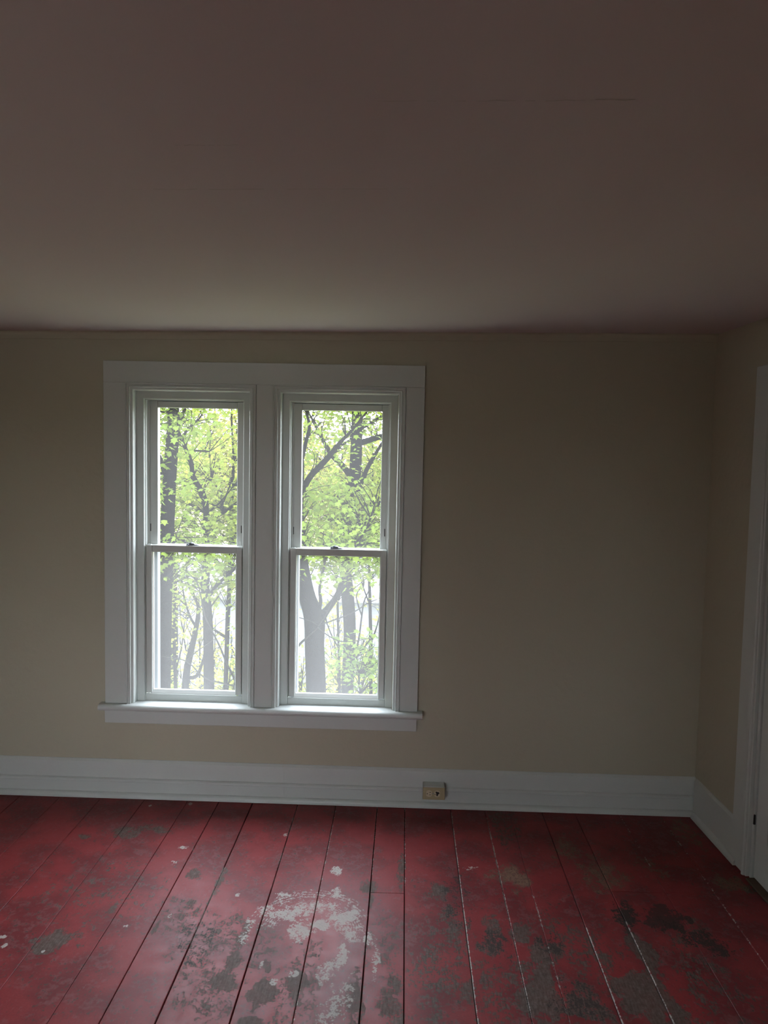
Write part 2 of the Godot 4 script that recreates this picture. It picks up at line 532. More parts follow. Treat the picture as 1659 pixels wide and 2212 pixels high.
func profile() -> Array:
	# stepped moulding from the casing's inner edge (s = 0) to the frame (s = 0.071)
	var p := [Vector2(0.0, 0.018), Vector2(0.0, 0.025), Vector2(0.0012, 0.0265), Vector2(0.0036, 0.0265), Vector2(0.0052, 0.024), Vector2(0.0056, 0.019), Vector2(0.0150, 0.0185), Vector2(0.0156, 0.0215), Vector2(0.0172, 0.0225), Vector2(0.0196, 0.0210), Vector2(0.0206, 0.0120), Vector2(0.0285, 0.0115)]
	for i in 4:
		var a := (i + 1) / 4.0 * PI / 2
		p.append(Vector2(0.0285 + 0.0055 * sin(a), 0.0115 - 0.0075 * (1 - cos(a))))
	p.append(Vector2(0.0350, -0.0310))
	p.append(Vector2(0.0365, -0.0330))
	p.append(Vector2(0.0690, -0.0335))
	p.append(Vector2(0.0708, -0.0350))
	p.append(Vector2(0.0710, -0.0520))
	return p

func make_window(o: Node3D, x0: float, x1: float) -> void:
	# local axes: x along the wall, z into the room; x0, x1 = inner edges of the frame
	var yb := 0.482       # stool top
	var yt := 1.980       # frame head
	# moulding (stops) around the opening
	var st := mb()
	sweep3(st, profile(), x0 - 0.071, x1 + 0.071, yt + 0.071, yb)
	done(st, "stop_moulding", M.trim, o)
	# frame tracks: sides and head behind the stops, and the outer frame
	st = mb()
	bx(st, Vector3(x0 - 0.05, 0.45, -0.165), Vector3(x0 + 0.004, yt + 0.05, -0.050), 0.001)
	bx(st, Vector3(x1 - 0.004, 0.45, -0.165), Vector3(x1 + 0.05, yt + 0.05, -0.050), 0.001)
	bx(st, Vector3(x0, yt - 0.004, -0.165), Vector3(x1, yt + 0.05, -0.050), 0.001)
	# parting strip between the sashes and the outer stop
	for s in [[x0, 1.0], [x1, -1.0]]:
		var a: float = s[0]
		var e: float = s[0] + s[1] * 0.012
		bx(st, Vector3(minf(a, e), 0.47, -0.084), Vector3(maxf(a, e), yt, -0.079), 0.0008)
	done(st, "frame", M.vinyl, o)
	# outer stops of the window frame, coloured darker to hold down skylight on them
	st = mb()
	bx(st, Vector3(x0 + 0.0045, 0.47, -0.165), Vector3(x0 + 0.038, yt - 0.0045, -0.122), 0.0008)
	bx(st, Vector3(x1 - 0.038, 0.47, -0.165), Vector3(x1 - 0.0045, yt - 0.0045, -0.122), 0.0008)
	bx(st, Vector3(x0 + 0.038, yt - 0.030, -0.165), Vector3(x1 - 0.038, yt - 0.0045, -0.122), 0.0008)
	done(st, "outer_stop", M.greyed_vinyl, o)
	# sloping outer sill
	st = mb()
	extrude_x(st, [Vector2(-0.030, 0.476), Vector2(-0.22, 0.455), Vector2(-0.22, 0.425), Vector2(-0.030, 0.43)], x0 - 0.06, x1 + 0.06)
	done(st, "outer_sill", M.vinyl, o)
	# stop across the bottom, in front of the lower sash
	st = mb()
	bx(st, Vector3(x0 + 0.0005, 0.470, -0.046), Vector3(x1 - 0.0005, 0.517, -0.0405), 0.0025)
	done(st, "bottom_stop", M.trim, o)
	# upper sash, in the outer track
	var us := Node3D.new()
	us.name = "upper_sash"
	o.add_child(us, true)
	var ux0 := x0 + 0.006
	var ux1 := x1 - 0.006
	var gx0 := x0 + 0.052
	var gx1 := x1 - 0.042
	st = mb()
	bx(st, Vector3(ux0, 1.235, -0.120), Vector3(gx0, 1.974, -0.0855), 0.002)
	bx(st, Vector3(gx1, 1.235, -0.120), Vector3(ux1, 1.974, -0.0855), 0.002)
	bx(st, Vector3(gx0, 1.941, -0.119), Vector3(gx1, 1.973, -0.0865), 0.002)
	bx(st, Vector3(gx0, 1.235, -0.119), Vector3(gx1, 1.264, -0.0865), 0.002)
	done(st, "sash_frame", M.vinyl, us)
	st = mb()
	bx(st, Vector3(gx0 - 0.004, 1.260, -0.104), Vector3(gx1 + 0.004, 1.945, -0.101))
	done(st, "pane", M.glass_upper, us)
	# small vent latch set into each stile
	for x in [ux0 + 0.010, ux1 - 0.013]:
		block("vent_latch", M.slot, us, Vector3(x - 0.0018, 1.328, -0.0865), Vector3(x + 0.0018, 1.366, -0.0845), 0.0006)
	# lower sash, in the inner track
	var ls := Node3D.new()
	ls.name = "lower_sash"
	o.add_child(ls, true)
	var lx0 := x0 + 0.0062
	var lx1 := x1 - 0.0062
	var hx0 := x0 + 0.036
	var hx1 := x1 - 0.036
	st = mb()
	bx(st, Vector3(lx0, 0.5185, -0.078), Vector3(hx0, 1.2635, -0.0445), 0.002)
	bx(st, Vector3(hx1, 0.5185, -0.078), Vector3(lx1, 1.2635, -0.0445), 0.002)
	bx(st, Vector3(hx0, 1.229, -0.078), Vector3(hx1, 1.2635, -0.0445), 0.002)
	bx(st, Vector3(hx0, 0.480, -0.078), Vector3(hx1, 0.520, -0.047), 0.002)
	# sloping glazing ledge under the pane
	extrude_x(st, [Vector2(-0.046, 0.519), Vector2(-0.058, 0.534), Vector2(-0.072, 0.534), Vector2(-0.072, 0.515), Vector2(-0.046, 0.515)], hx0 - 0.004, hx1 + 0.0)
	# glazing bead round the pane
	bx(st, Vector3(hx0, 0.534, -0.062), Vector3(hx0 + 0.003, 1.229, -0.052), 0.0008)
	bx(st, Vector3(hx1 - 0.003, 0.534, -0.062), Vector3(hx1, 1.229, -0.052), 0.0008)
	done(st, "sash_frame", M.vinyl, ls)
	st = mb()
	bx(st, Vector3(hx0 - 0.004, 0.530, -0.0645), Vector3(hx1 + 0.004, 1.233, -0.0615))
	done(st, "pane", M.glass_lower, ls)
	# cam lock on the meeting rail
	var cx := (x0 + x1) * 0.5 - 0.012
	st = mb()
	lens(st, Vector3(cx, 1.2635, -0.062), 0.036, 0.013, 0.010)
	done(st, "sash_lock", M.metal, ls)
	st = mb()
	lens(st, Vector3(cx - 0.002, 1.272, -0.058), 0.014, 0.009, 0.007)
	var lev := [Vector3(cx - 0.028, 1.270, -0.050), Vector3(cx - 0.002, 1.2795, -0.057)]
	bar(st, lev[0], lev[1], 0.0035)
	done(st, "lock_lever", M.metal, ls)
	for x in [lx0 + 0.012, lx1 - 0.012]:
		block("tilt_latch", M.vinyl, ls, Vector3(x - 0.009, 1.2635, -0.070), Vector3(x + 0.009, 1.2665, -0.055), 0.001)

func lens(st: SurfaceTool, at: Vector3, rx: float, rz: float, h: float) -> void:
	# low dome with an oval foot
	var n := 18
	var rows := 5
	for j in rows:
		for i in n:
			var q := []
			for c in [[j, i], [j, i + 1], [j + 1, i + 1], [j + 1, i]]:
				var a: float = c[1] * TAU / n
				var e: float = c[0] / float(rows) * PI / 2
				q.append(at + Vector3(cos(a) * cos(e) * rx, sin(e) * h, sin(a) * cos(e) * rz))
			if j == rows - 1:
				q = [q[0], q[1], q[2]]
			poly(st, q, (q[0] + q[1] + q[2]) / 3.0 - at)

func bar(st: SurfaceTool, a: Vector3, e: Vector3, r: float) -> void:
	var d := (e - a).normalized()
	var u := d.cross(Vector3(0.3, 1, 0.2)).normalized()
	var w := d.cross(u)
	var n := 8
	for i in n:
		var p := u * cos(i * TAU / n) + w * sin(i * TAU / n)
		var q := u * cos((i + 1) * TAU / n) + w * sin((i + 1) * TAU / n)
		poly(st, [a + p * r, a + q * r, e + q * r * 0.8, e + p * r * 0.8], p + q)
		poly(st, [a, a + p * r, a + q * r], -d)
		poly(st, [e, e + p * r * 0.8, e + q * r * 0.8], d)

func casing(o: Node3D, outer: Vector2, openings: Array) -> void:
	# flat boards: two sides, a head and a board between two windows
	var yb := 0.482
	var zt := 0.020
	var inner_top := 1.980 + 0.071
	var first: Vector2 = openings[0]
	var last: Vector2 = openings[openings.size() - 1]
	block("side_board", M.trim, o, Vector3(outer.x, yb, 0.0), Vector3(first.x - 0.071, inner_top, zt), 0.002)
	block("side_board", M.trim, o, Vector3(last.y + 0.071, yb, 0.0), Vector3(outer.y, inner_top, zt), 0.002)
	block("head_board", M.trim, o, Vector3(outer.x, inner_top, 0.0), Vector3(outer.y, 2.154, zt), 0.002)
	for i in openings.size() - 1:
		block("centre_board", M.trim, o, Vector3(openings[i].y + 0.071, yb, 0.0), Vector3(openings[i + 1].x - 0.071, inner_top, zt), 0.002)

func stool(o: Node3D, x0: float, x1: float, outer: Vector2) -> void:
	# rounded stool with horns, apron board and an old ridge of plaster under it
	var st := mb()
	var prof := [Vector2(-0.052, 0.452), Vector2(-0.052, 0.4815)]
	for i in 9:
		var a := PI / 2 - i / 8.0 * PI
		prof.append(Vector2(0.040 + 0.0155 * cos(a), 0.4665 + 0.0155 * sin(a)))
	extrude_x(st, prof, outer.x - 0.024, outer.y + 0.024)
	done(st, "stool", M.trim, o)
	block("apron", M.trim, o, Vector3(outer.x - 0.003, 0.382, 0.0), Vector3(outer.y - 0.003, 0.4505, 0.019), 0.002)
	st = mb()
	var px := outer.x + 0.02
	var h0 := 0.012
	while px < outer.y - 0.02:
		var nx := minf(px + 0.04, outer.y - 0.016)
		var h1 := lerpf(0.013, 0.024, clampf((nx - outer.x) / 1.5, 0, 1)) + rng.randf_range(-0.0015, 0.0015)
		poly(st, [Vector3(px, 0.384, 0.013), Vector3(nx, 0.384, 0.013), Vector3(nx, 0.382 - h1, 0.012), Vector3(px, 0.382 - h0, 0.012)], Vector3(0, 0, 1))
		poly(st, [Vector3(px, 0.382 - h0, 0.012), Vector3(nx, 0.382 - h1, 0.012), Vector3(nx, 0.3818 - h1, 0), Vector3(px, 0.3818 - h0, 0)], Vector3(0, -1, 0))
		h0 = h1
		px = nx
	done(st, "plaster_ridge", M.wall, o)

func build_windows() -> void:
	for i in 2:
		var o := base("window_%d" % (i + 1))
		structure(o, ["white double-hung sash window beside the long blank left stretch of wall", "white double-hung sash window on the side towards the outlet"][i])
		make_window(o, WIN[i].x, WIN[i].y)
	var outer := Vector2(-1.459, 0.082)
	var t := base("trim_2")
	structure(t, "wide flat white casing around the pair of windows")
	casing(t, outer, WIN)
	var s := base("trim_3")
	structure(s, "white window stool with rounded nosing and apron under both windows")
	stool(s, WIN[0].x, WIN[1].y, outer)
	# the front room's pair, facing the other way
	var at := Transform3D(Basis(Vector3.UP, PI), Vector3(FAR_X, 0, ROOM_Z))
	var far := [Vector2(-0.93, -0.11), Vector2(0.11, 0.93)]
	for i in 2:
		var o := base("window_%d" % (i + 3), at)
		structure(o, "white double-hung sash window in the front room")
		make_window(o, far[i].x, far[i].y)
	var t3 := base("trim_4", at)
	structure(t3, "flat white casing around the front room's windows")
	casing(t3, Vector2(-1.09, 1.09), far)
	var s3 := base("trim_5", at)
	structure(s3, "white stool and apron under the front room's windows")
	stool(s3, 0, 0, Vector2(-1.09, 1.09))

# ==================================================================== baseboards
func board_profile() -> Array:
	return [Vector2(0.0, 0.0), Vector2(0.012, 0.0), Vector2(0.012, 0.180), Vector2(0.004, 0.191), Vector2(0.0, 0.192)]

func shoe_profile() -> Array:
	var p := [Vector2(0.011, 0.0015), Vector2(0.030, 0.0015)]
	for i in 5:
		var a := (i + 1) / 6.0 * PI / 2
		p.append(Vector2(0.011 + 0.019 * cos(a), 0.006 + 0.022 * sin(a)))
	p.append(Vector2(0.011, 0.028))
	return p

func build_baseboards() -> void:
	var o := base("baseboard_back")
	structure(o, "tall white baseboard below the windows with a thin ledge along it")
	for seg in [[LEFT_X, -0.570], [-0.5692, 1.447]]:
		var st := mb()
		extrude_x(st, board_profile(), seg[0], seg[1])
		done(st, "board", M.trim, o)
	# a flat cable cover along the middle of the board, interrupted by the outlet
	for seg in [[LEFT_X, 0.112], [0.228, 1.430]]:
		var st := mb()
		var y: float = 0.0 if seg[0] < 0.0 else 0.004
		extrude_x(st, [Vector2(0.011, 0.085 + y), Vector2(0.023, 0.083 + y), Vector2(0.025, 0.086 + y), Vector2(0.024, 0.094 + y), Vector2(0.019, 0.0985 + y), Vector2(0.011, 0.1005 + y)], seg[0], seg[1])
		done(st, "cable_cover", M.trim, o)
	var sb := mb()
	extrude_x(sb, shoe_profile(), LEFT_X, 1.447)
	done(sb, "shoe_moulding", M.trim, o)
	block("clip", M.trim, o, Vector3(1.412, 0.092, 0.0115), Vector3(1.430, 0.104, 0.026), 0.002)
	# right wall, from the corner to the door casing. Local z runs along the wall, -x into the room.
	var r := base("baseboard_right", Transform3D(Basis(Vector3.UP, RIGHT_TURN), Vector3(RIGHT_X, 0, 0)))
	structure(r, "tall white baseboard between the corner and the door casing")
	var turn := Transform3D(Basis(Vector3(0, 0, 1), Vector3(0, 1, 0), Vector3(-1, 0, 0)), Vector3(0, 0, 0.0))
	for q in [["board", board_profile(), 0.02, 0.425], ["shoe_moulding", shoe_profile(), 0.036, 0.47], ["board", board_profile(), 1.53, 4.49]]:
		var st := mb()
		extrude(st, q[1], turn.translated(Vector3(0, 0, q[2])), q[3] - q[2])
		done(st, q[0], M.trim, r)
	var l := base("baseboard_left", Transform3D(Basis(Vector3(0, 0, -1), Vector3(0, 1, 0), Vector3(1, 0, 0)), Vector3(LEFT_X, 0, 4.49)))
	structure(l, "tall white baseboard along the left wall")
	var sl := mb()
	extrude(sl, board_profile(), Transform3D.IDENTITY, 4.47)
	done(sl, "board", M.trim, l)

# ==================================================================== door in the right wall
func build_door() -> void:
	var at := Transform3D(Basis(Vector3.UP, RIGHT_TURN), Vector3(RIGHT_X, 0, 0))
	var t := base("trim_6", at)
	structure(t, "white door casing with a rounded inner bead on the right wall")
	# casing legs and head: -x is into the room
	for z in [[0.427, 0.560, 1.0], [1.400, 1.533, -1.0]]:
		var o := Node3D.new()
		o.name = "casing_leg"
		t.add_child(o, true)
		block("flat_board", M.trim, o, Vector3(-0.020, 0.002, z[0]), Vector3(0, 2.125, z[1]), 0.003)
		var bz: float = z[1] - 0.016 if z[2] > 0.0 else z[0] + 0.016
		var st := mb()
		bar(st, Vector3(-0.020, 0.004, bz), Vector3(-0.020, 2.06, bz), 0.010)
		done(st, "bead", M.trim, o)
	block("casing_head", M.trim, t, Vector3(-0.0205, 2.0, 0.427), Vector3(-0.0005, 2.125, 1.533), 0.003)
	var jamb := mb()
	bx(jamb, Vector3(-0.004, 0.0, 0.5605), Vector3(0.149, 2.0, 0.578), 0.002)
	bx(jamb, Vector3(-0.004, 0.0, 1.382), Vector3(0.149, 2.0, 1.3995), 0.002)
	bx(jamb, Vector3(-0.004, 2.0, 0.5605), Vector3(0.149, 2.018, 1.3995), 0.002)
	done(jamb, "jamb", M.trim, t)
	var d := base("door_1", at)
	structure(d, "white panelled door in the right wall")
	# stiles, rails and recessed panels
	var st := mb()
	var z0 := 0.581
	var z1 := 1.379
	var xf := 0.004
	var xb := 0.040
	bx(st, Vector3(xf, 0.012, z0), Vector3(xb, 1.996, z0 + 0.085), 0.002)
	bx(st, Vector3(xf, 0.012, z1 - 0.085), Vector3(xb, 1.996, z1), 0.002)
	for y in [[0.012, 0.200], [0.88, 1.02], [1.86, 1.996]]:
		bx(st, Vector3(xf, y[0], z0 + 0.085), Vector3(xb, y[1], z1 - 0.085), 0.002)
	bx(st, Vector3(xf, 0.200, 0.94), Vector3(xb, 1.86, 1.02), 0.002)
	done(st, "leaf_frame", M.trim, d)
	for y in [[0.200, 0.88], [1.02, 1.86]]:
		for z in [[z0 + 0.085, 0.94], [1.02, z1 - 0.085]]:
			var p := mb()
			bx(p, Vector3(xf + 0.010, y[0], z[0]), Vector3(xb - 0.010, y[1], z[1]))
			bx(p, Vector3(xf + 0.003, y[0] + 0.03, z[0] + 0.03), Vector3(xf + 0.012, y[1] - 0.03, z[1] - 0.03), 0.006)
			done(p, "panel", M.trim, d)
	for y in [0.25, 1.70]:
		var h := mb()
		bar(h, Vector3(-0.004, y - 0.012, 0.5795), Vector3(-0.004, y + 0.028, 0.5795), 0.005)
		done(h, "hinge", M.slot, d)
	var k := mb()
	lens_side(k, Vector3(xf, 0.96, z1 - 0.05), 0.028, 0.05)
	done(k, "knob", M.metal, d)
	block("threshold", M.threshold, d, Vector3(-0.030, 0.0008, 0.580), Vector3(0.149, 0.0105, 1.380), 0.003)

func lens_side(st: SurfaceTool, at: Vector3, r: float, out: float) -> void:
	var n := 16
	var prof := [Vector2(0.0, 0.010), Vector2(0.015, 0.008), Vector2(0.022, 0.010), Vector2(0.03, r * 0.85), Vector2(0.04, r), Vector2(out, r * 0.7), Vector2(out + 0.004, 0.001)]
	for j in prof.size() - 1:
		for i in n:
			var q := []
			for c in [[j, i], [j, i + 1], [j + 1, i + 1], [j + 1, i]]:
				var a: float = c[1] * TAU / n
				q.append(at + Vector3(-prof[c[0]].x, cos(a) * prof[c[0]].y, sin(a) * prof[c[0]].y))
			poly(st, q, (q[0] + q[2]) * 0.5 - at - Vector3(-0.02, 0, 0))

# ==================================================================== outlet
func build_outlet() -> void:
	var o := base("electrical_outlet", Transform3D(Basis.IDENTITY, Vector3(0.1695, 0.101, 0.019)))
	tag(o, "beige duplex outlet on a white surface box on the baseboard", "outlet")
	block("box", M.trim, o, Vector3(-0.0525, -0.0295, -0.007), Vector3(0.0525, 0.0305, 0.056), 0.003)
	var pl := block("cover_plate", M.beige, o, Vector3(-0.0535, -0.0315, 0.056), Vector3(0.0535, 0.0290, 0.0612), 0.0022)
	for s in [-1, 1]:
		var cx: float = -0.0035 + s * 0.0195
		var st := mb()
		# receptacle face: a disc with flat sides
		var pts := []
		for i in 20:
			var a := i * TAU / 20
			pts.append(Vector3(cx + clampf(cos(a) * 0.0172, -0.0135, 0.0135), sin(a) * 0.0165, 0.0625))
		poly(st, pts, Vector3(0, 0, 1))
		for i in 20:
			var p: Vector3 = pts[i]
			var q: Vector3 = pts[(i + 1) % 20]
			poly(st, [p, q, q - Vector3(0, 0, 0.003), p - Vector3(0, 0, 0.003)], (p + q) * 0.5 - Vector3(cx, 0, 0.0625))
		var face := done(st, "receptacle", M.receptacle, pl)
		# the duplex is mounted sideways: slots lie flat, ground hole to the side
		if s < 0:
			for y in [0.0062, -0.0062]:
				block("slot", M.slot, face, Vector3(cx + 0.001, y - 0.0011, 0.0622), Vector3(cx + 0.009, y + 0.0011, 0.0629), 0.0002)
			var gh := mb()
			ring_hole(gh, Vector3(cx - 0.0085, -0.001, 0.0628), 0.0024)
			done(gh, "ground_hole", M.slot, face)
		else:
			var hole := mb()
			var hp := []
			for i in 14:
				var a := i * TAU / 14
				var rr: float = 0.0105 + 0.0035 * sin(a * 3.0 + 0.6) + 0.0015 * cos(a * 5.0)
				hp.append(Vector3(cx + 0.001 + cos(a) * rr * 0.75, 0.001 + sin(a) * rr, 0.0628))
			for i in 14:
				poly(hole, [Vector3(cx + 0.001, 0.001, 0.0628), hp[i], hp[(i + 1) % 14]], Vector3(0, 0, 1))
			done(hole, "broken_hole", M.slot, face)
			var gh := mb()
			ring_hole(gh, Vector3(cx - 0.0100, -0.004, 0.0629), 0.0022)
			done(gh, "ground_hole", M.slot, face)
	var sc := mb()
	ring_hole(sc, Vector3(-0.0035, 0.0, 0.0618), 0.003)
	done(sc, "screw", M.metal, pl)

func ring_hole(st: SurfaceTool, at: Vector3, r: float) -> void:
	for i in 12:
		var a := i * TAU / 12
		var c := (i + 1) * TAU / 12
		poly(st, [at, at + Vector3(cos(a) * r, sin(a) * r, 0), at + Vector3(cos(c) * r, sin(c) * r, 0)], Vector3(0, 0, 1))

const BARE := [[-1.208,1.146,0.059,0.055,1.20],[-1.254,1.175,0.014,0.020,0.80],[-1.105,1.167,0.014,0.015,0.90],[-1.139,1.109,0.021,0.023,0.70],[-1.237,0.358,0.062,0.048,0.90],[-1.145,0.324,0.081,0.039,0.80],[-1.398,0.406,0.031,0.025,0.80],[-1.075,0.947,0.019,0.058,0.70],[-0.871,1.042,0.012,0.047,0.80],[-0.826,0.687,0.029,0.038,0.90],[-0.786,0.877,0.023,0.023,0.80],[-0.713,0.733,0.013,0.083,0.90],[-0.810,0.971,0.077,0.114,0.46],[-0.688,1.160,0.087,0.161,0.48],[-0.584,1.345,0.089,0.166,0.47],[-0.477,1.125,0.065,0.139,0.45],[-0.318,1.327,0.119,0.164,0.42],[-0.295,1.156,0.048,0.099,0.40],[-0.609,1.016,0.042,0.110,0.50],[-0.039,1.096,0.065,0.167,0.42],[0.135,1.207,0.093,0.261,0.45],[0.318,1.318,0.082,0.146,0.50],[0.631,1.068,0.148,0.183,0.45],[1.024,1.224,0.124,0.198,0.42],[-1.165,0.816,0.206,0.205,0.30],[-0.544,1.076,0.020,0.107,0.80],[-0.554,1.209,0.029,0.056,1.00],[-0.557,1.330,0.037,0.048,1.10],[-0.424,1.376,0.045,0.063,1.30],[-0.319,1.319,0.038,0.067,0.90],[-0.431,1.239,0.018,0.035,0.90],[-0.434,1.487,0.032,0.019,1.10],[-0.131,1.377,0.032,0.119,0.85],[-0.186,1.417,0.032,0.083,0.60],[-0.012,1.386,0.037,0.105,0.85],[-0.113,0.733,0.028,0.056,0.90],[-0.100,0.840,0.010,0.077,0.80],[0.017,0.611,0.016,0.114,0.90],[0.161,0.759,0.047,0.067,0.85],[0.218,0.968,0.046,0.146,0.60],[0.188,1.251,0.054,0.135,0.50],[0.132,1.405,0.025,0.063,0.60],[0.356,0.946,0.029,0.072,0.90],[0.345,1.096,0.050,0.078,0.75],[0.455,0.992,0.037,0.065,1.00],[0.511,1.109,0.082,0.056,1.10],[0.462,1.316,0.064,0.150,1.20],[0.612,1.355,0.080,0.103,0.90],[0.245,1.306,0.023,0.082,0.80],[0.221,1.162,0.012,0.110,0.50],[0.497,0.187,0.065,0.171,0.55],[0.869,0.871,0.038,0.072,0.90],[0.809,1.313,0.098,0.135,1.20],[0.868,1.085,0.042,0.101,1.10],[0.887,1.371,0.029,0.072,0.90],[0.722,1.134,0.040,0.087,0.60],[1.463,0.678,0.043,0.085,0.70],[1.081,0.977,0.111,0.104,0.60]]
const TAN := [[0.403,0.613,0.043,0.052,0.70],[0.492,0.608,0.056,0.075,1.30],[0.744,0.393,0.073,0.095,0.75],[0.860,0.566,0.093,0.128,0.80],[1.332,0.187,0.060,0.159,0.70],[1.369,0.612,0.053,0.057,0.95],[1.087,0.510,0.060,0.094,0.50],[0.473,0.729,0.023,0.046,0.50]]
const DARK := [[0.876,0.870,0.045,0.090,0.80],[1.018,0.880,0.075,0.077,1.10],[1.120,1.007,0.076,0.071,0.80],[0.610,1.345,0.097,0.097,0.50],[0.354,1.080,0.049,0.091,0.55],[-0.714,1.127,0.056,0.127,0.35],[0.233,0.778,0.046,0.192,0.45],[0.547,1.070,0.045,0.065,0.60]]
const WHITE := [[-0.247,0.619,0.024,0.034,0.78],[-0.237,0.789,0.021,0.037,0.95],[-0.395,0.931,0.076,0.039,0.85],[-0.350,1.042,0.045,0.046,0.85],[-0.273,0.991,0.037,0.028,1.20],[-0.187,0.947,0.052,0.059,0.90],[-0.162,1.054,0.017,0.049,0.90],[-0.182,1.158,0.032,0.063,1.00],[-0.233,1.242,0.026,0.059,0.70],[-0.343,1.263,0.018,0.014,0.80],[-0.394,1.302,0.013,0.018,0.80],[-0.067,1.174,0.013,0.102,0.75],[-0.105,1.072,0.017,0.022,0.90],[-0.411,0.808,0.054,0.022,0.75],[-0.490,0.896,0.030,0.036,0.75],[-0.539,0.980,0.015,0.018,0.80],[-0.453,1.221,0.005,0.025,0.80],[-0.238,0.866,0.040,0.030,0.65],[-0.199,1.398,0.036,0.102,0.60],[-0.158,1.354,0.022,0.129,0.50],[-0.535,1.068,0.021,0.079,0.55],[-1.211,0.090,0.009,0.015,1.30],[-1.023,0.056,0.010,0.015,1.00],[-1.391,1.127,0.011,0.010,1.10],[-1.362,1.175,0.010,0.014,1.20],[-0.983,1.041,0.010,0.009,1.10],[-1.213,1.199,0.005,0.006,1.00],[-0.624,0.821,0.011,0.013,1.00],[-0.512,0.333,0.008,0.013,1.00],[-0.948,0.472,0.026,0.014,0.70],[-0.943,0.612,0.014,0.022,0.60],[-0.845,0.969,0.007,0.014,0.60],[0.307,0.560,0.029,0.015,0.45]]

